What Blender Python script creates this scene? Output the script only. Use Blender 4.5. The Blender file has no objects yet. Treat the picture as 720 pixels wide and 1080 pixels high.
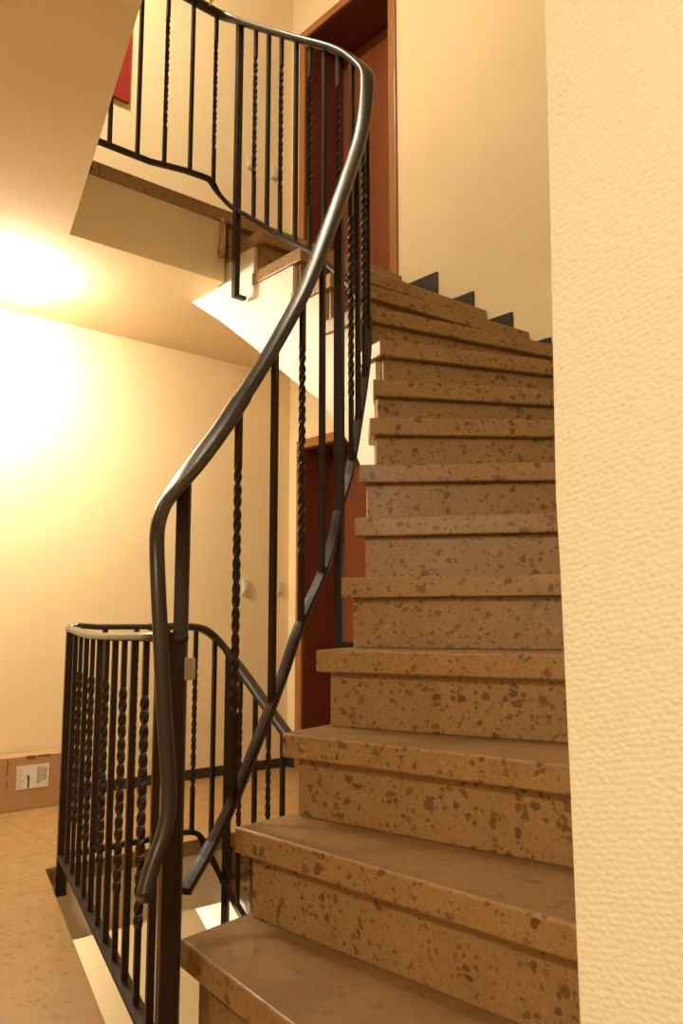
import bpy, bmesh, math, random
from mathutils import Vector, Matrix
random.seed(7)
SC = bpy.context.scene
COL = SC.collection
V = Vector

# ------------------------------------------------------------------ helpers
def tag(o, label=None, cat=None, group=None, kind=None):
    if label: o['label'] = label
    if cat: o['category'] = cat
    if group: o['group'] = group
    if kind: o['kind'] = kind
    return o

def empty(name, loc, label, cat, group=None):
    o = bpy.data.objects.new(name, None)
    COL.objects.link(o)
    o.location = loc
    o.empty_display_size = .1
    return tag(o, label, cat, group)

def obj(name, bm, m, parent=None, kind=None, smooth=False, bevel=0, segs=2):
    """bmesh in world coordinates -> one object; children keep coordinates relative to the parent"""
    bmesh.ops.recalc_face_normals(bm, faces=bm.faces)
    if parent is not None:
        w = V((0, 0, 0)); p = parent
        while p is not None:
            w += p.location; p = p.parent
        bmesh.ops.translate(bm, verts=bm.verts, vec=-w)
    me = bpy.data.meshes.new(name)
    bm.to_mesh(me); bm.free()
    o = bpy.data.objects.new(name, me)
    COL.objects.link(o)
    me.materials.append(m)
    if smooth:
        for p in me.polygons: p.use_smooth = True
    if parent is not None: o.parent = parent
    if kind: o['kind'] = kind
    if bevel:
        b = o.modifiers.new('bevel', 'BEVEL'); b.width = bevel; b.segments = segs
        b.limit_method = 'ANGLE'; b.angle_limit = math.radians(40)
    return o

def add_prism(bm, pts, z0, z1):
    """vertical prism; z0/z1 may be numbers or per-point lists"""
    n = len(pts)
    a = z0 if isinstance(z0, (list, tuple)) else [z0]*n
    b = z1 if isinstance(z1, (list, tuple)) else [z1]*n
    lo = [bm.verts.new((p[0], p[1], a[i])) for i, p in enumerate(pts)]
    hi = [bm.verts.new((p[0], p[1], b[i])) for i, p in enumerate(pts)]
    bm.faces.new(lo[::-1]); bm.faces.new(hi)
    for i in range(n):
        j = (i+1) % n
        bm.faces.new((lo[i], lo[j], hi[j], hi[i]))
    return bm

def prism(pts, z0, z1): return add_prism(bmesh.new(), pts, z0, z1)

def add_box(bm, lo, hi):
    return add_prism(bm, [(lo[0], lo[1]), (hi[0], lo[1]), (hi[0], hi[1]), (lo[0], hi[1])], lo[2], hi[2])

def box(lo, hi): return add_box(bmesh.new(), lo, hi)

def loft(bm, rings, caps=True):
    vs = [[bm.verts.new(p) for p in r] for r in rings]
    n = len(vs[0])
    for a, b in zip(vs[:-1], vs[1:]):
        for i in range(n):
            j = (i+1) % n
            bm.faces.new((a[i], a[j], b[j], b[i]))
    if caps:
        bm.faces.new(vs[0][::-1]); bm.faces.new(vs[-1])
    return bm

def lathe(bm, c, prof, n=40):
    """prof: list of (radius, z); axis vertical through c"""
    rings = []
    for r, z in prof:
        rings.append([(c[0]+max(r, 1e-4)*math.cos(2*math.pi*k/n), c[1]+max(r, 1e-4)*math.sin(2*math.pi*k/n), c[2]+z) for k in range(n)])
    return loft(bm, rings)

def catmull(pts, sub=6):
    P = [V(p) for p in pts]
    out = []
    for i in range(len(P)-1):
        p0 = P[i-1] if i else P[0]*2-P[1]
        p1, p2 = P[i], P[i+1]
        p3 = P[i+2] if i+2 < len(P) else P[-1]*2-P[-2]
        # centripetal-ish: scale tangents by segment lengths
        d1 = (p2-p1).length; d0 = max((p1-p0).length, 1e-6); d2 = max((p3-p2).length, 1e-6)
        m1 = ((p1-p0)/d0*d1 + (p2-p1)*d0/d1*1.0) * (d1/(d0+d1)) if d0+d1 else (p2-p1)
        m2 = ((p2-p1)/d1*d2 + (p3-p2)*d1/d2) * (d1/(d1+d2))
        for k in range(sub):
            t = k/sub; t2 = t*t; t3 = t2*t
            out.append(p1*(2*t3-3*t2+1)+m1*(t3-2*t2+t)+p2*(-2*t3+3*t2)+m2*(t3-t2))
    out.append(P[-1])
    return out

def smooth(vals, it):
    for _ in range(it):
        vals = [vals[0]] + [(vals[i-1]+vals[i]*2+vals[i+1])/4 for i in range(1, len(vals)-1)] + [vals[-1]]
    return vals

def sweep(bm, pts, prof, wdirs=None):
    """sweep a (side, up) profile along pts; side stays horizontal"""
    n = len(pts)
    T = [(pts[min(i+1, n-1)]-pts[max(i-1, 0)]).normalized() for i in range(n)]
    if wdirs is None:
        W = []
        last = None
        for t in T:
            h = V((t.x, t.y, 0))
            w = V((h.y, -h.x, 0)).normalized() if h.length > .12 else last
            W.append(w); last = w
    else: W = wdirs
    rings = []
    for p, t, w in zip(pts, T, W):
        w = (w - t*w.dot(t)).normalized()
        u = w.cross(t)
        rings.append([p + w*a + u*b for a, b in prof])
    return loft(bm, rings)

def oval(w, h, n=16, e=2.6):
    out = []
    for k in range(n):
        a = 2*math.pi*k/n
        c, s = math.cos(a), math.sin(a)
        out.append((w/2*math.copysign(abs(c)**(2/e), c), h/2*math.copysign(abs(s)**(2/e), s)))
    return out

# ------------------------------------------------------------------ materials
class NT:
    def __init__(self, name):
        self.m = bpy.data.materials.new(name); self.m.use_nodes = True
        self.t = self.m.node_tree; self.b = self.t.nodes['Principled BSDF']
    def n(self, kind, **kw):
        nd = self.t.nodes.new(kind)
        for k, v in kw.items():
            if k.startswith('i_'):
                nd.inputs[k[2:].replace('_', ' ')].default_value = v
            else: setattr(nd, k, v)
        return nd
    def l(self, a, b): self.t.links.new(a, b)
    def set(self, **kw):
        for k, v in kw.items(): self.b.inputs[k.replace('_', ' ')].default_value = v
    def pos(self):
        return self.n('ShaderNodeNewGeometry').outputs['Position']
    def math(self, op, a, b=None, clamp=False):
        nd = self.n('ShaderNodeMath', operation=op); nd.use_clamp = clamp
        for i, x in enumerate((a, b)):
            if x is None: continue
            if isinstance(x, (int, float)): nd.inputs[i].default_value = x
            else: self.l(x, nd.inputs[i])
        return nd.outputs[0]
    def mix(self, f, a, b, blend='MIX'):
        nd = self.n('ShaderNodeMix', data_type='RGBA', blend_type=blend)
        if isinstance(f, (int, float)): nd.inputs[0].default_value = f
        else: self.l(f, nd.inputs[0])
        for i, x in ((6, a), (7, b)):
            if isinstance(x, tuple): nd.inputs[i].default_value = (*x, 1)
            else: self.l(x, nd.inputs[i])
        return nd.outputs[2]
    def ramp(self, f, stops):
        nd = self.n('ShaderNodeValToRGB'); cr = nd.color_ramp
        while len(cr.elements) < len(stops): cr.elements.new(.5)
        for e, (p, c) in zip(cr.elements, stops):
            e.position = p; e.color = (*c, 1)
        self.l(f, nd.inputs[0]); return nd.outputs[0]
    def noise(self, vec, scale, detail=3, rough=.55):
        nd = self.n('ShaderNodeTexNoise'); nd.inputs['Scale'].default_value = scale
        nd.inputs['Detail'].default_value = detail; nd.inputs['Roughness'].default_value = rough
        self.l(vec, nd.inputs['Vector']); return nd
    def bump(self, h, strength, dist):
        nd = self.n('ShaderNodeBump'); nd.inputs['Strength'].default_value = strength; nd.inputs['Distance'].default_value = dist
        self.l(h, nd.inputs['Height']); self.l(nd.outputs[0], self.b.inputs['Normal'])

def wall_paint(name, col, scale, strength, dist, rough=.85):
    m = NT(name); p = m.pos()
    nz = m.noise(p, scale, 4, .6); big = m.noise(p, 1.7, 3)
    dk = tuple(c*.93 for c in col)
    m.l(m.mix(m.ramp(big.outputs[0], [(.3, (0, 0, 0)), (.7, (1, 1, 1))]), col, dk), m.b.inputs['Base Color'])
    m.set(Roughness=rough); m.bump(nz.outputs[0], strength, dist)
    return m.m

def woven_paper(name, col):
    """embossed wall covering: rows of small blistered dabs"""
    m = NT(name); p = m.pos()
    mp = m.n('ShaderNodeMapping'); mp.inputs['Scale'].default_value = (125, 125, 165); mp.inputs['Rotation'].default_value = (.25, 0, 0); m.l(p, mp.inputs[0])
    nzw = m.noise(p, 40, 2)
    dis = m.n('ShaderNodeVectorMath', operation='MULTIPLY_ADD')
    m.l(nzw.outputs['Color'], dis.inputs[0]); dis.inputs[1].default_value = (.5, .5, .5); m.l(mp.outputs[0], dis.inputs[2])
    vo = m.n('ShaderNodeTexVoronoi', feature='SMOOTH_F1'); vo.inputs['Scale'].default_value = 1.0; vo.inputs['Smoothness'].default_value = .5
    vo.inputs['Randomness'].default_value = .55
    m.l(dis.outputs[0], vo.inputs['Vector'])
    blob = m.math('SUBTRACT', 1.0, vo.outputs['Distance'], True)
    fine = m.noise(p, 420, 2)
    h = m.math('ADD', blob, m.math('MULTIPLY', fine.outputs[0], .12))
    big = m.noise(p, 3, 3)
    m.l(m.mix(big.outputs[0], col, tuple(c*.95 for c in col)), m.b.inputs['Base Color'])
    m.set(Roughness=.75); m.bump(h, .42, .003)
    return m.m

def terrazzo(name, base, joints=None, chip=1.0, rough=.38, dark_tops=False):
    m = NT(name); p = m.pos()
    sp = m.noise(p, 260, 3); md = m.noise(p, 9, 4, .6)
    c = m.mix(m.ramp(sp.outputs[0], [(.35, (0, 0, 0)), (.65, (1, 1, 1))]), tuple(x*.84 for x in base), tuple(x*1.14 for x in base))
    c = m.mix(m.ramp(md.outputs[0], [(.35, (0, 0, 0)), (.7, (.55, .55, .55))]), c, tuple(x*.74 for x in base))
    warp = m.noise(p, 60, 2)
    def chips(scale, dens, edge, cols, strength, seed):
        nonlocal c
        ad = m.n('ShaderNodeVectorMath', operation='MULTIPLY_ADD')
        m.l(warp.outputs['Color'], ad.inputs[0]); ad.inputs[1].default_value = (.35/scale,)*3
        of = m.n('ShaderNodeVectorMath', operation='ADD'); m.l(p, of.inputs[0]); of.inputs[1].default_value = (seed, seed*.7, seed*.3)
        m.l(of.outputs[0], ad.inputs[2])
        vo = m.n('ShaderNodeTexVoronoi', feature='F1'); vo.inputs['Scale'].default_value = scale
        ve = m.n('ShaderNodeTexVoronoi', feature='DISTANCE_TO_EDGE'); ve.inputs['Scale'].default_value = scale
        m.l(ad.outputs[0], vo.inputs['Vector']); m.l(ad.outputs[0], ve.inputs['Vector'])
        sx = m.n('ShaderNodeSeparateColor'); m.l(vo.outputs['Color'], sx.inputs[0])
        on = m.math('GREATER_THAN', sx.outputs[0], 1-dens)
        thr = m.math('ADD', m.math('MULTIPLY', sx.outputs[1], edge), edge*.5)
        soft = m.math('MULTIPLY', m.math('SUBTRACT', ve.outputs['Distance'], thr), 14.0, True)
        ins = m.math('MULTIPLY', soft, on)
        col = m.ramp(sx.outputs[2], [(i/(len(cols)-1), k) for i, k in enumerate(cols)])
        c = m.mix(m.math('MULTIPLY', ins, strength), c, col)
    b = base
    dk = tuple(x*y for x, y in zip(b, (.36, .30, .24))); md_ = tuple(x*y for x, y in zip(b, (.58, .50, .42))); lt = tuple(min(1, x*1.25) for x in b)
    chips(150, .40, .10, [dk, md_, lt, md_], .55*chip, 3.1)
    chips(80, .25, .11, [md_, dk, md_, lt], .92*chip, 11.7)
    chips(46, .15, .10, [md_, dk, tuple(x*.75 for x in md_), md_, dk], 1.0*chip, 23.3)
    if dark_tops:  # up-facing faces mixed towards a darker tone, varied by noise
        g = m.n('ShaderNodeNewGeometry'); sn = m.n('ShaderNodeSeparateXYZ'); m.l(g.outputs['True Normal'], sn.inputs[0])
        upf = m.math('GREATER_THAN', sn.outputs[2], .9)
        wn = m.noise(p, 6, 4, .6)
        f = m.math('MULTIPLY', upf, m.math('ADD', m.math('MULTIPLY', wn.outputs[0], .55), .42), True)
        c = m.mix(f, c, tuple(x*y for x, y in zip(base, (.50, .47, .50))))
    if joints:
        s = m.n('ShaderNodeSeparateXYZ'); m.l(p, s.inputs[0])
        tot = None
        for ax, v in joints:
            d = m.math('ABSOLUTE', m.math('SUBTRACT', s.outputs[ax], v))
            k = m.math('LESS_THAN', d, .003)
            tot = k if tot is None else m.math('MAXIMUM', tot, k)
        c = m.mix(m.math('MULTIPLY', tot, .75), c, tuple(x*.3 for x in base))
    m.l(c, m.b.inputs['Base Color'])
    rn = m.noise(p, 14, 3)
    m.l(m.math('ADD', m.math('MULTIPLY', rn.outputs[0], .3), rough-.12), m.b.inputs['Roughness'])
    m.bump(m.noise(p, 45, 3).outputs[0], .12, .002)
    return m.m

def plain(name, col, rough=.5, metal=0, var=.08, scale=20, bump=0, spec=None):
    m = NT(name); p = m.pos(); nz = m.noise(p, scale, 3)
    m.l(m.mix(nz.outputs[0], tuple(c*(1-var) for c in col), tuple(min(1, c*(1+var)) for c in col)), m.b.inputs['Base Color'])
    m.set(Roughness=rough, Metallic=metal)
    if spec is not None: m.b.inputs['Specular IOR Level'].default_value = spec
    if bump: m.bump(nz.outputs[0], bump, .002)
    return m.m

def wood(name, a, b, rough=.35):
    m = NT(name); p = m.pos()
    mp = m.n('ShaderNodeMapping'); mp.inputs['Scale'].default_value = (14, 14, 1.1); m.l(p, mp.inputs[0])
    nz = m.noise(mp.outputs[0], 3, 5, .65)
    m.l(m.ramp(nz.outputs[0], [(.3, a), (.7, b)]), m.b.inputs['Base Color'])
    m.set(Roughness=rough); m.bump(nz.outputs[0], .05, .002)
    return m.m

def glow(name, col, s):
    m = NT(name); m.set(Base_Color=(.9, .88, .8, 1), Roughness=.4, Emission_Strength=s)
    m.b.inputs['Emission Color'].default_value = (*col, 1)
    return m.m

WARM = (1.0, .915, .70)
M_wall = wall_paint('cream_wall_paint', (.86, .685, .42), 160, .25, .002)
M_ceil = wall_paint('rough_white_plaster', (.84, .672, .445), 55, .3, .005)
M_string = wall_paint('white_painted_concrete', (.86, .79, .66), 90, .15, .002, .6)
M_paper = woven_paper('embossed_wall_covering', (.80, .735, .545))
M_tread = terrazzo('terrazzo_step', (.345, .195, .074), dark_tops=True)
M_floor = terrazzo('terrazzo_floor', (.36, .205, .074), joints=[(1, 3.27), (1, 3.0), (0, 1.392), (1, 1.6), (0, .2), (1, .2), (0, -1.0)], chip=.55)
M_iron = plain('dark_painted_iron', (.019, .0072, .0034), .45, 0, .2, 60, spec=.3)
M_rail = plain('black_brown_handrail', (.026, .018, .011), .36, 0, .2, 30, spec=.4)
M_guardrail = plain('worn_guard_handrail', (.034, .024, .015), .25, 0, .2, 30, spec=.5)
M_tile = plain('slate_skirting', (.030, .026, .022), .4, 0, .3, 40)
M_door = wood('red_brown_door_wood', (.19, .048, .014), (.24, .065, .02))
M_jamb = wood('dark_maroon_lining', (.095, .020, .010), (.13, .028, .013))
M_frame = wood('orange_brown_casing', (.30, .115, .030), (.37, .15, .045))
M_card = plain('brown_cardboard', (.42, .235, .115), .8, 0, .06, 25, .05)
M_label = plain('label_paper', (.75, .70, .62), .6, 0, .03)
M_ink = plain('label_ink', (.05, .04, .035), .7, 0, .1)
M_grey = plain('label_grey_print', (.36, .32, .27), .7, 0, .35, 400)
M_tape = plain('packing_tape', (.20, .10, .045), .35, 0, .1)
M_switch = plain('yellowed_plastic', (.66, .58, .44), .4, 0, .03)
M_red = plain('red_panel', (.27, .016, .010), .45, 0, .06)
M_white_trim = plain('white_lamp_rim', (.75, .72, .66), .35, 0, .03)
M_metal = plain('dull_metal', (.45, .40, .34), .35, 1, .05)
M_lug = plain('pale_painted_lug', (.5, .42, .31), .5, 0, .05)
M_streak = plain('brown_streak', (.33, .19, .09), .6, 0, .15)

# ------------------------------------------------------------------ plan of the stairwell (metres, camera above the origin)
H = 2.8
XR, YB = 3.19, 4.208             # door wall and lamp wall
YS = .488                        # wall along the outer side of the first steps
LX = lambda y, e=0: .3733+.2845*y+e*1.0397   # landing edge that runs away from the camera
NZ = {1: .2, 2: .4, 3: .6, 4: .8, 5: 1.0, 6: 1.19, 7: 1.375, 8: 1.55, 9: 1.715, 10: 1.88, 11: 2.06, 12: 2.245, 13: 2.425, 14: 2.61, 15: 2.8}
NI = {1: (.979, 1.665), 2: (1.138, 1.703), 3: (1.284, 1.716), 4: (1.42, 1.752), 5: (1.58, 1.835), 6: (1.69, 1.897), 7: (1.771, 1.970),
      8: (1.851, 2.003), 9: (1.936, 2.078), 10: (2.0, 2.106), 11: (2.035, 2.24), 12: (2.03, 2.42), 13: (2.035, 2.62), 14: (2.035, 2.905), 15: (2.035, 3.18)}
NA = {1: -6.4, 2: 3.4, 3: 10.4, 4: 19.5, 5: 28.5, 6: 37, 7: 45, 8: 53, 9: 61, 10: 69, 11: 78, 12: 85.5, 13: 88, 14: 90, 15: 90}
SOFF = {1: -.30, 2: -.06, 3: .17, 4: .38, 5: .57, 6: .75, 7: .78, 8: .93, 9: 1.09, 10: 1.28, 11: 1.50, 12: 1.735, 13: 1.87, 14: 2.085, 15: 2.28}
TH = .058

SHIFT = [0]
def ray_out(p, a):
    d = V((math.sin(math.radians(a)), -math.cos(math.radians(a))))
    t = 1e9
    if d.x > 1e-6: t = min(t, (XR-.003-p[0])/d.x)
    if d.y < -1e-6: t = min(t, (YS+.003-SHIFT[0]-p[1])/d.y)
    return V(p)+d*t, d

def line(n, off, inset):
    """nosing line n moved 'off' up the flight, its inner end pulled in by 'inset'"""
    a = NA[n]; d = V((math.sin(math.radians(a)), -math.cos(math.radians(a)))); f = V((-d.y, d.x))
    p = V(NI[n])+f*off+d*inset
    return p, ray_out(p, a)[0]

def between(o0, o1):
    """outer corner needed between two outer ends"""
    c = V((XR-.003, YS+.003-SHIFT[0]))
    on_s = lambda q: abs(q.y-c.y) < 1e-4
    return [c] if on_s(o0) and not on_s(o1) else []

def staircase(z0, dy, label, zt=2.4472):
    root = empty('staircase', (1.6, 1.6+dy, z0), label, 'staircase', 'flights of stairs')
    SHIFT[0] = dy
    sh = lambda q: (q[0], q[1]+dy)
    body = bmesh.new()
    for n in range(1, 15):
        a, b = line(n, 0, 0); c, d = line(n+1, .072, 0)
        if n == 14: c, d = line(15, .066, .0)
        pts = [sh(q) for q in [a, b]+between(b, d)+[d, c]]
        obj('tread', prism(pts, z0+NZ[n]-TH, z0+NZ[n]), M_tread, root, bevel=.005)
    for n in range(1, 16):
        a, b = line(n, .034, .026); c, d = line(n, .064, .026)
        lo = z0+(NZ[n-1] if n > 1 else 0)+.0005
        obj('riser', prism([sh(q) for q in (a, b, d, c)], lo, z0+NZ[n]-TH-.0005), M_tread, root, bevel=.0015, segs=1)
    for n in range(1, 15):
        a, b = line(n, .066, .022 if n < 10 else .008); c, d = line(n+1, .0655, .022 if n < 9 else .008)
        mid = between(b, d)
        q = [a, b]+mid+[d, c]
        lo = [SOFF[n], SOFF[n]]+[(SOFF[n]+SOFF[n+1])/2]*len(mid)+[SOFF[n+1], SOFF[n+1]]
        add_prism(body, [sh(x) for x in q], [z0+x for x in lo], z0+NZ[n]-TH-.001)
    x0, y0 = 2.035+.008, 3.18+.0655+dy
    ext = (zt-z0-2.28)/.643
    add_prism(body, [(x0, y0), (XR-.003, y0), (XR-.003, y0+ext), (x0, y0+ext)],
              [z0+2.28, z0+2.28, zt-.001, zt-.001], zt)
    obj('stringer', body, M_string, root)
    SHIFT[0] = 0
    return root

# ------------------------------------------------------------------ the shell
def landing_outline(yb, grow=0, deep=0):
    p1, o1 = line(1, .05, 0)
    return [(-2.5, -2.5), (.70, -2.5), (.70, YS-.01), (o1.x, YS-.01), (1.03, 1.715), (.93, 1.57), (LX(1.5), 1.5),
            (LX(yb+grow), yb+grow)] + ([(2.03, yb+grow), (2.03, yb+deep)] if deep else []) + [(XR, yb+deep), (XR, YB), (-2.5, YB)]

YE = {0: 3.06, 1: 3.18}
obj('floor', prism(landing_outline(YE[0]), -.06, 0), M_floor, kind='structure', bevel=.003)
obj('floor', prism(landing_outline(YE[1]), H-.06, H), M_floor, kind='structure', bevel=.003)
obj('ceiling', prism(landing_outline(YE[1], .012, .072), 2.448, H-.0605), M_ceil, kind='structure')
obj('ceiling', prism(landing_outline(YE[0], .012, .072), -.272, -.0605), M_ceil, kind='structure')
obj('floor', box((-2.5, -2.5, -H-.1), (XR, YB, -H)), M_floor, kind='structure')
obj('ceiling', box((-2.6, -2.6, 5.25), (3.6, 4.3, 5.35)), M_ceil, kind='structure')
obj('wall_back', box((-2.6, YB, -2.9), (3.6, YB+.12, 5.25)), M_wall, kind='structure')
obj('wall_left', box((-2.62, -2.6, -2.9), (-2.5, YB, 5.25)), M_wall, kind='structure')
obj('wall_front', box((-2.5, -2.62, -2.9), (.8, -2.5, 5.25)), M_wall, kind='structure')
# door wall with an opening on every storey
D0, D1, DH = 3.25, 4.07, 1.96
bm = bmesh.new()
add_box(bm, (XR, YS-.2, -2.9), (3.55, D0, 5.25)); add_box(bm, (XR, D1, -2.9), (3.55, YB, 5.25))
add_box(bm, (XR, D0, -2.9), (3.55, D1, 0)); add_box(bm, (XR, D0, DH), (3.55, D1, H)); add_box(bm, (XR, D0, H+DH), (3.55, D1, 5.25))
add_box(bm, (3.6, D0-.1, -.1), (3.7, D1+.1, 5.2))
obj('wall_right', bm, M_wall, kind='structure')
# pier in the foreground; its corner is not quite plumb
bm = bmesh.new()
edge = [(-2.9, .482), (.50, .4885), (.71, .4904), (.93, .4936), (1.00, .4958), (1.33, .4907), (1.55, .4897), (5.25, .488)]
loft(bm, [[(.713, -2.5, z), (XR+.36, -2.5, z), (XR+.36, YS, z), (.73, YS, z), (.713, y-.004, z)] if False else
          [(.713, -2.5, z), (XR, -2.5, z), (XR, YS, z), (.80, YS, z), (.7155, y, z), (.713, y-.003, z)] for z, y in edge])
obj('wall_near', bm, M_paper, kind='structure')

# doors
def door(n, z, k):
    r = bpy.data.objects.new('door_%d' % n, None); COL.objects.link(r); r.location = (XR, (D0+D1)/2, z)
    tag(r, kind='structure')
    obj('door_leaf', box((3.51, D0+.02, z+.005), (3.549, D1-.002, z+DH-.022)), M_door, r, bevel=.003)
    bm = bmesh.new()
    add_box(bm, (XR+.001, D1-.02, z+.001), (3.51, D1-.0005, z+DH-.001)); add_box(bm, (XR+.001, D0+.0005, z+.001), (3.51, D0+.02, z+DH-.001))
    add_box(bm, (XR+.001, D0+.02, z+DH-.02), (3.51, D1-.02, z+DH-.001))
    obj('lining', bm, M_jamb, r)
    bm = bmesh.new()
    add_box(bm, (XR-.018, D1-.012, z+.001), (XR-.001, D1+.045, z+DH+.045)); add_box(bm, (XR-.018, D0-.045, z+.001), (XR-.001, D0+.012, z+DH+.045))
    add_box(bm, (XR-.018, D0+.012, z+DH-.012), (XR-.001, D1-.012, z+DH+.045))
    obj('casing', bm, M_frame, r, bevel=.004)
    bm = bmesh.new(); add_box(bm, (3.33, D1-.0235, z+1.60), (3.355, D1-.0205, z+1.66)); obj('strike_plate', bm, M_metal, r)
    bm = bmesh.new()
    rings = [[(3.509-x, 3.73+q*math.cos(t*math.pi/6), z+1.50+q*math.sin(t*math.pi/6)) for t in range(12)] for x, q in ((0, .009), (.003, .009), (.005, .005))]
    obj('peephole', loft(bm, rings), M_tile, r)
door(1, 0, 0); door(2, H, 1)

# skirting
BH = .055
obj('baseboard_back', box((-2.5, YB-.012, .0005), (XR-.001, YB-.0005, BH)), M_tile, kind='structure', bevel=.002)
obj('baseboard_back', box((-2.5, YB-.012, H+.0005), (XR-.001, YB-.0005, H+BH)), M_tile, kind='structure', bevel=.002)
obj('baseboard_right', box((XR-.012, D1+.047, .0005), (XR-.0005, YB-.013, BH)), M_tile, kind='structure')
k = 1
TY = {10: 1.99, 11: 2.205, 12: 2.42, 13: 2.66, 14: 2.905, 15: 3.13}
for n in (10, 11, 12, 13, 14):
    o = line(n+1, .032, 0)[1] if n < 14 else V((XR, 3.2))
    y1 = max(min(TY[n+1]+.03, o.y+.12), TY[n]+.1)
    if n == 14: y1 = 3.205
    obj('trim_%d' % k, box((XR-.0125, TY[n], NZ[n]+.0005), (XR-.0005, min(y1, 3.205), NZ[n]+.124)), M_tile, kind='structure', bevel=.002); k += 1

# ------------------------------------------------------------------ staircases
staircase(0, 0, 'brown terrazzo winding staircase with white stringer climbing past the wallpapered pier')
staircase(-H, -.12, 'lower flight seen through the stairwell opening, its white stringer lit from below', -.2728)

# ------------------------------------------------------------------ railings
def bar(pts2, z0, z1, twisted, ang, size=.0155):
    x, y = pts2
    bm = bmesh.new()
    L = z1-z0
    if not twisted:
        h = size/2
        prof = [(-h, -h), (h, -h), (h, h), (-h, h)]
        rings = [[(x+math.cos(ang)*a-math.sin(ang)*b, y+math.sin(ang)*a+math.cos(ang)*b, z) for a, b in prof] for z in (z0, z1)]
        return loft(bm, rings)
    a_, b_ = size*.53, size*.42
    prof = [(-a_, -b_), (a_, -b_), (a_, b_), (-a_, b_)]
    t0, t1 = z0+L*.20, z1-L*.16
    steps = max(24, int((t1-t0)/.0062))
    zs = [z0, t0]+[t0+(t1-t0)*i/steps for i in range(1, steps)]+[t1, z1]
    rings = []
    turns = round((t1-t0)/.062)*math.pi
    for z in zs:
        t = min(max((z-t0)/(t1-t0), 0), 1)
        q = ang+t*turns
        rings.append([(x+math.cos(q)*a-math.sin(q)*b, y+math.sin(q)*a+math.cos(q)*b, z) for a, b in prof])
    return loft(bm, rings)

def post(xy, z0, z1, ang, s=.032, foot=None):
    x, y = xy; h = s/2
    bm = bmesh.new()
    prof = [(-h, -h), (h, -h), (h, h), (-h, h)]
    loft(bm, [[(x+math.cos(ang)*a-math.sin(ang)*b, y+math.sin(ang)*a+math.cos(ang)*b, z) for a, b in prof] for z in (z0, z1)])
    if foot:
        fx, fy = foot
        d = V((fx-x, fy-y)).normalized(); w = V((-d.y, d.x))*(h*.98)
        q = [V((x, y))+w-d*h*.98, V((x, y))-w-d*h*.98, V(foot)-w, V(foot)+w]
        add_prism(bm, [(p.x, p.y) for p in q], z0-.001, z0+.016)
    return bm

class Path:
    def __init__(self, pts):
        self.P = [V(p) for p in pts]
        self.s = [0]
        for a, b in zip(self.P[:-1], self.P[1:]): self.s.append(self.s[-1]+(b.xy-a.xy).length)
    def near(self, xy):
        """z of the path at the plan point nearest xy"""
        best = None
        for a, b in zip(self.P[:-1], self.P[1:]):
            d = b.xy-a.xy
            if d.length < 1e-6: continue
            t = min(max((V(xy)-a.xy).dot(d)/d.length_squared, 0), 1)
            q = a.xy+d*t; e = (q-V(xy)).length
            if best is None or e < best[0]-1e-9: best = (e, a.z+(b.z-a.z)*t)
        return best[1]

HAND = [(0.749, 1.402, 0.390), (0.757, 1.409, 0.406), (0.771, 1.419, 0.432), (0.788, 1.427, 0.461), (0.804, 1.429, 0.494), (0.814, 1.435, 0.534), (0.809, 1.438, 0.620), (0.800, 1.443, 0.725), (0.794, 1.458, 0.903), (0.796, 1.479, 1.014), (0.810, 1.506, 1.063), (0.847, 1.554, 1.109), (0.912, 1.621, 1.162),
        (.969, 1.663, 1.21),
        (1.062, 1.717, 1.301), (1.118, 1.742, 1.364), (1.181, 1.759, 1.451), (1.269, 1.779, 1.573), (1.329, 1.793, 1.667), (1.416, 1.817, 1.798),
        (1.490, 1.849, 1.925), (1.563, 1.882, 2.058), (1.694, 1.955, 2.280), (1.764, 1.996, 2.404), (1.847, 2.045, 2.550), (1.888, 2.068, 2.660), (1.918, 2.086, 2.765),
        (1.944, 2.108, 2.86), (1.970, 2.140, 2.925), (1.985, 2.187, 2.98), (1.989, 2.251, 3.052), (1.985, 2.323, 3.125), (1.982, 2.514, 3.264), (1.980, 2.659, 3.376),
        (1.980, 2.815, 3.493), (1.975, 3.00, 3.635), (1.970, 3.07, 3.692), (1.935, 3.125, 3.725), (1.86, 3.13, 3.732), (1.6, 3.13, 3.732)]
LOWR = [(.996, 1.679, .29), (1.101, 1.74, .361), (1.176, 1.758, .455), (1.241, 1.773, .559), (1.299, 1.786, .654), (1.353, 1.799, .748), (1.394, 1.809, .83),
        (1.452, 1.832, .91), (1.528, 1.865, .998), (1.566, 1.883, 1.05), (1.61, 1.908, 1.12), (1.647, 1.928, 1.20), (1.738, 1.981, 1.335), (1.814, 2.026, 1.50), (1.849, 2.046, 1.591),
        (1.888, 2.068, 1.70), (1.918, 2.086, 1.80), (1.944, 2.108, 1.895), (1.970, 2.140, 1.965), (1.985, 2.187, 2.03), (1.989, 2.251, 2.12), (1.985, 2.323, 2.195),
        (1.983, 2.474, 2.33), (1.98, 2.659, 2.455), (1.98, 2.831, 2.585), (1.978, 2.954, 2.675), (1.972, 3.09, 2.78), (1.945, 3.13, 2.84), (1.90, 3.13, 2.885), (1.86, 3.13, 2.887), (1.6, 3.13, 2.86)]

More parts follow.
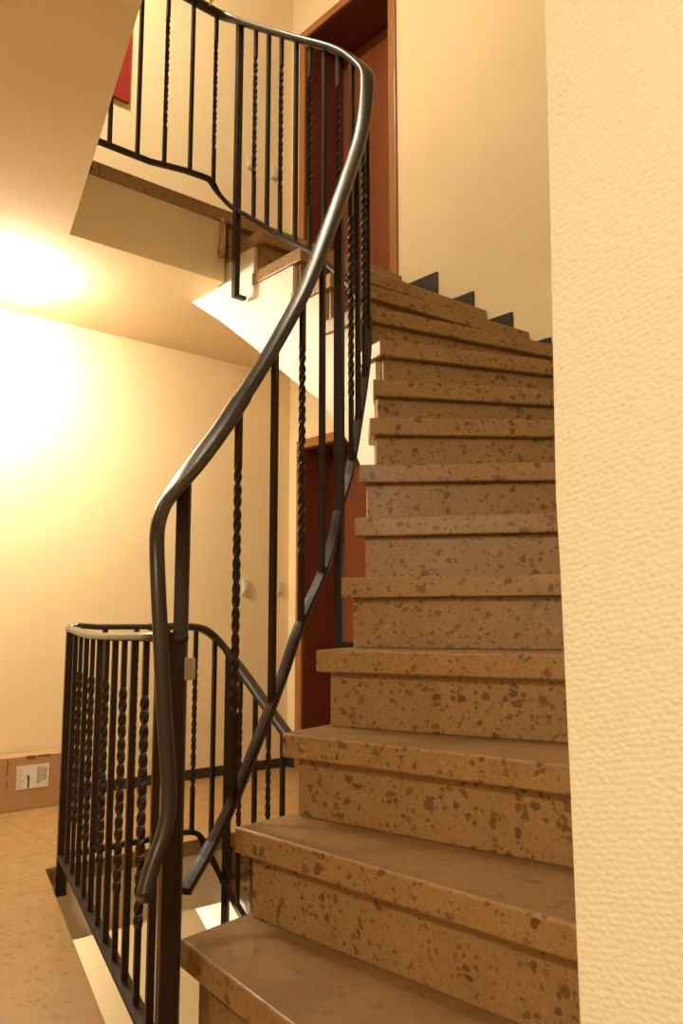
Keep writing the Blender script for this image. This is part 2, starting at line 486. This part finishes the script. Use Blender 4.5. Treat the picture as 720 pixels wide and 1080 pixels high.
def railing(label, dz, dy, yg, gz, gb, flight, bars, top_h, top_l, corner_e):
    """flight balustrade + landing guard above it.
    top_h/top_l: handrail / bottom rail polylines already in world coordinates from the foot of the flight to the landing."""
    root = empty('stair_railing', (1.2, 2.0, dz), label, 'railing', 'iron stair railings')
    cx = LX(yg, corner_e)
    ex, ey = LX(1.475, corner_e), 1.475
    hand = smooth(catmull(top_h, 5), 12)
    W = None
    if flight:                                  # the handrail twists on edge where it drops past the newel
        W = []
        for i, q in enumerate(hand):
            a, b = hand[max(i-1, 0)], hand[min(i+1, len(hand)-1)]
            h = V((b.x-a.x, b.y-a.y)); base = math.atan2(-h.x, h.y)
            k = min(max((i/5-10.5)/3.5, 0), 1); k = k*k*(3-2*k)
            if i/5 < 16: base = math.radians(-59)
            ang = math.radians(-122)*(1-k)+base*k
            W.append(V((math.cos(ang), math.sin(ang), 0)))
    obj('handrail', sweep(bmesh.new(), hand, oval(.054, .030), W), M_rail, root, smooth=True)
    low = [V(p) for p in top_l]
    obj('bottom_rail', sweep(bmesh.new(), catmull(low, 3), oval(.028, .020, 8, 6)), M_iron, root)
    ph, pl = Path(top_h[11:] if flight else top_h), Path(top_l)
    for kind, xy in bars:
        zt = ph.near(xy)-.008
        zb = pl.near(xy)+.004
        # tangent angle of the balustrade here
        ang = math.atan2(1, 0)
        best = min(range(len(low)-1), key=lambda i: ((low[i].xy+low[i+1].xy)/2-V(xy)).length)
        d = low[best+1].xy-low[best].xy; ang = math.atan2(d.y, d.x)
        if kind == 'n':
            obj('newel_post', post(xy, dz+NZ[1]-.45, zt, math.radians(50), .029), M_iron, root, bevel=.002)
        elif kind == 'P':
            nrm = V((d.y, -d.x)).normalized()
            ft = V(xy)+nrm*.052
            obj('post', post(xy, zb-.42, zt, ang, .028, ft), M_iron, root, bevel=.002)
        else:
            obj('baluster', bar(xy, zb, zt, kind == 't', ang), M_iron, root)
    # landing guard: back part
    return root, cx, ex, ey

def guard(root, z, yg, gz, e, x_end, z_low, xbars, left=True):
    """guard along the landing: back run from the corner to x_end and the run along the slanting edge"""
    cx = LX(yg, e); ey = 1.475; ex = LX(ey, e)
    top, low = z+gz, z+z_low
    d = V((ex-cx, ey-yg)); L = d.length; d.normalize(); n = V((-d.y, d.x))
    ang = math.atan2(d.y, d.x)
    for kind, x in xbars:
        obj('baluster', bar((x, yg), low+.004, top-.008, kind == 't', 0), M_iron, root)
    obj('corner_post', post((cx, yg), z-.085, top-.012, ang, .034, (LX(yg, .004), yg+.0)), M_iron, root, bevel=.002)
    pts = [V((x_end+.02, yg, top)), V((cx+.10, yg, top)), V((cx+.006, yg-.001, top)), V((cx, yg-.008, top-.004)), V((cx+d.x*.1, yg+d.y*.1, top-.010)), V((ex, ey, top-.012))]
    obj('guard_handrail', sweep(bmesh.new(), catmull(pts, 6), oval(.046, .022)), M_guardrail, root, smooth=True)
    bm = bmesh.new()
    sweep(bm, [V((x_end, yg, low)), V((cx, yg, low))], oval(.028, .020, 8, 6))
    obj('guard_bottom_rail', bm, M_iron, root)
    if left:
        lw = z+.052
        bm = bmesh.new(); sweep(bm, [V((cx, yg, lw)), V((ex, ey, lw))], [(-.017, -.006), (.017, -.006), (.017, .006), (-.017, .006)])
        obj('guard_bottom_rail', bm, M_iron, root)
        m = 12
        for i in range(1, m):
            q = V((cx, yg))+d*(L*i/m*.985)
            obj('baluster', bar((q.x, q.y), lw+.004, top-.018, i % 2 == 0, ang), M_iron, root)
        obj('end_post', post((ex+d.x*-.02, ey-d.y*.02), z-.30, top-.018, ang, .034), M_iron, root, bevel=.002)
    return cx, ex, ey

# our flight + the upper landing
up = [(*p,) for p in HAND]
bars_up = [('n', (.952, 1.648)), ('t', (1.168, 1.756)), ('p', (1.303, 1.787)), ('t', (1.422, 1.819)), ('p', (1.536, 1.869)), ('P', (1.657, 1.933)),
           ('t', (1.763, 1.996)), ('p', (1.828, 2.035)), ('t', (1.888, 2.068)), ('p', (1.944, 2.108)), ('t', (1.985, 2.17)),
           ('p', (1.989, 2.246)), ('t', (1.986, 2.325)), ('p', (1.985, 2.408)), ('t', (1.983, 2.498)), ('p', (1.98, 2.588)), ('t', (1.98, 2.693)), ('p', (1.98, 2.788)), ('t', (1.98, 2.889)),
           ('P', (1.975, 3.014)), ('t', (1.92, 3.13)), ('p', (1.796, 3.13)), ('t', (1.667, 3.13))]
r1, *_ = railing('dark iron railing with long curved handrail rising beside the terrazzo steps', 0, 0, 3.13, .93, .06, True, bars_up, up, LOWR, .05)
guard(r1, H, 3.13, .932, .05, 1.6, .06, [('p', 1.538), ('p', 1.41)])
# thin brown streak ending in a blob, at the corner of the upper slab
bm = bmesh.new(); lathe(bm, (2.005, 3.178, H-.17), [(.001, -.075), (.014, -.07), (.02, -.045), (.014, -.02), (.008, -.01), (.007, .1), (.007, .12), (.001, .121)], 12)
obj('slab_streak', bm, M_streak, r1, smooth=True)

# lower flight + the guard of our own landing
dn = V((0, -.12, -2.97))
hl = [V(p)+dn for p in HAND[13:]]
hl = [p for p in hl if not (p.y > 2.60)]
hl += [V((1.98, 2.635, .463)), V((1.98, 2.702, .512)), V((1.976, 2.87, .638)), V((1.972, 2.95, .70)), V((1.943, 3.0, .768)), V((1.879, 3.01, .828)), V((1.83, 3.01, .851)), V((1.76, 3.01, .855)), V((1.6, 3.01, .855))]
ll = [V(p)+dn for p in LOWR]
ll = [p for p in ll if not (p.y > 2.80)]
ll += [V((1.976, 2.879, -.28)), V((1.972, 2.963, -.217)), V((1.938, 3.01, -.13)), V((1.873, 3.01, -.016)), V((1.837, 3.01, .036)), V((1.80, 3.01, .048)), V((1.6, 3.01, .048))]
bars_dn = [('p' if i % 2 else 't', (x, y-.12)) for i, (kk, (x, y)) in enumerate(bars_up[1:16]) if kk != 'P'] + \
          [('p', (1.98, 2.64)), ('t', (1.98, 2.733)), ('p', (1.978, 2.822)), ('t', (1.974, 2.924)), ('P', (1.968, 3.0)), ('p', (1.901, 3.01)), ('t', (1.81, 3.01)), ('p', (1.68, 3.01))]
r2, *_ = railing('iron guard railing around the stairwell opening beside the landing floor', -H, -.12, 3.01, .855, .05, False, bars_dn, hl, ll, .05)
cx, ex, ey = guard(r2, 0, 3.01, .855, .05, 1.6, .048, [('t', 1.545), ('p', 1.415)])
obj('connecting_lug', box((.872, 1.535, .755), (.925, 1.56, .80)), M_lug, r2, bevel=.003)

# ------------------------------------------------------------------ ceiling lamps
def lamp(c, s, label, r=.17):
    e = empty('ceiling_lamp', c, label, 'lamp', 'round ceiling lamps')
    bm = bmesh.new(); lathe(bm, c, [(.001, -.0005), (r*.9, -.0005), (r*.9, -.010), (.001, -.010)], 40)
    obj('lamp_rim', bm, M_white_trim, e, smooth=False)
    bm = bmesh.new(); lathe(bm, c, [(.001, -.0105), (r*.96, -.0105), (r, -.022), (r*.95, -.05), (r*.8, -.075), (r*.55, -.092), (r*.25, -.099), (.001, -.1)], 24)
    obj('lamp_glass', bm, glow('opal_glass', WARM, s), e, smooth=True)
    return e
S = 190
lamp((1.20, 3.74, 2.448), S, 'glowing round lamp on the plaster ceiling above the cardboard box')
lamp((-1.3, -.2, 2.448), S*1.2, 'round lamp on the landing ceiling behind the pier')
lamp((1.20, 3.2, 5.25), S*1.3, 'round lamp on the ceiling of the upper landing')
lamp((1.20, 3.5, -.272), S*.62, 'round lamp on the ceiling of the storey below')

# ------------------------------------------------------------------ small things
# parcel
bx = empty('cardboard_box', (1.61, 4.12, 0), 'brown cardboard box with white shipping label against the lamp wall', 'box')
bm = box((1.417, 4.05, .001), (1.80, 4.19, .245))
obj('carton', bm, M_card, bx, bevel=.003)
lb = obj('shipping_label', box((1.488, 4.0482, .096), (1.641, 4.0496, .203)), M_label, bx)
lb['label'] = 'white paper label with dark printing'
bm = bmesh.new(); add_box(bm, (1.541, 4.0474, .099), (1.549, 4.0481, .150)); add_box(bm, (1.538, 4.0474, .140), (1.546, 4.0481, .158))
obj('arrow_print', bm, M_ink, lb)
bm = bmesh.new()
for i in range(9):
    x = 1.584+i*.0055
    add_box(bm, (x, 4.0474, .115 if i < 4 else .126), (x+.0035, 4.0481, .192 if i < 4 else .186))
obj('barcode', bm, M_grey, lb)
bm = bmesh.new()
for i in range(7):
    add_box(bm, (1.494, 4.0474, .105+i*.013), (1.494+random.uniform(.015, .034), 4.0481, .108+i*.013))
obj('text_lines', bm, M_grey, lb)
for lo, hi in (((1.53, .232), (1.575, .246)), ((1.585, .236), (1.645, .246)), ((1.440, .165), (1.447, .236)), ((1.442, .105), (1.449, .140))):
    obj('tape_mark', box((lo[0], 4.0488, lo[1]), (hi[0], 4.0498, hi[1])), M_tape, bx)

def switch(x, z, label, w=.045, h=.085):
    r = empty('light_switch', (x, YB, z), label, 'switch', 'wall switches')
    obj('plate', box((x-w/2, YB-.012, z-h/2), (x+w/2, YB-.0005, z+h/2)), M_switch, r, bevel=.003)
    obj('rocker', box((x-w*.3, YB-.017, z-h*.3), (x+w*.3, YB-.0115, z+h*.3)), M_switch, r, bevel=.002)
switch(2.862, 1.082, 'small cream wall switch on the lower wall, left of its neighbour')
switch(3.116, 1.083, 'small cream wall switch on the lower wall, next to the corner by the door')
switch(2.853, 3.803, 'small cream wall switch on the upper landing wall, left of its neighbour')
switch(3.045, 3.803, 'small cream wall switch on the upper landing wall, nearer the upper door')
rp = empty('notice_board', (1.82, YB, 3.84), 'red panel on the upper landing wall behind the balusters', 'board')
obj('panel', box((1.64, YB-.022, 3.842), (1.993, YB-.0005, 4.36)), M_red, rp, bevel=.002)
bm = bmesh.new()
for lo, hi in (((1.636, 3.838), (1.997, 3.846)), ((1.636, 4.356), (1.997, 4.364)), ((1.636, 3.846), (1.644, 4.356)), ((1.989, 3.846), (1.997, 4.356))):
    add_box(bm, (lo[0], YB-.026, lo[1]), (hi[0], YB-.0006, hi[1]))
obj('edge', bm, M_red, rp)

# ------------------------------------------------------------------ camera
F = V((0.64751222, 0.75089885, 0.12991858)); R = V((0.757309687, -0.653055916, 8.97593654e-05)); U = V((-0.0849115, -0.09833048, 0.99152466))
cam = bpy.data.cameras.new('camera'); co = bpy.data.objects.new('camera', cam); COL.objects.link(co)
m = Matrix.Identity(4)
for i in range(3): m[i][0], m[i][1], m[i][2] = R[i], U[i], -F[i]
m[0][3], m[1][3], m[2][3] = 0, 0, .8745153
co.matrix_world = m
cam.sensor_fit = 'VERTICAL'; cam.sensor_height = 36; cam.lens = 883.04066/1080*36; cam.clip_start = .02
SC.camera = co

w = bpy.data.worlds.new('world'); SC.world = w; w.use_nodes = True
w.node_tree.nodes['Background'].inputs[0].default_value = (.9, .8, .6, 1)
w.node_tree.nodes['Background'].inputs[1].default_value = .0
SC.view_settings.view_transform = 'Standard'; SC.view_settings.look = 'None'
SC.view_settings.exposure = 0; SC.view_settings.gamma = 1
SC.view_settings.use_curve_mapping = False
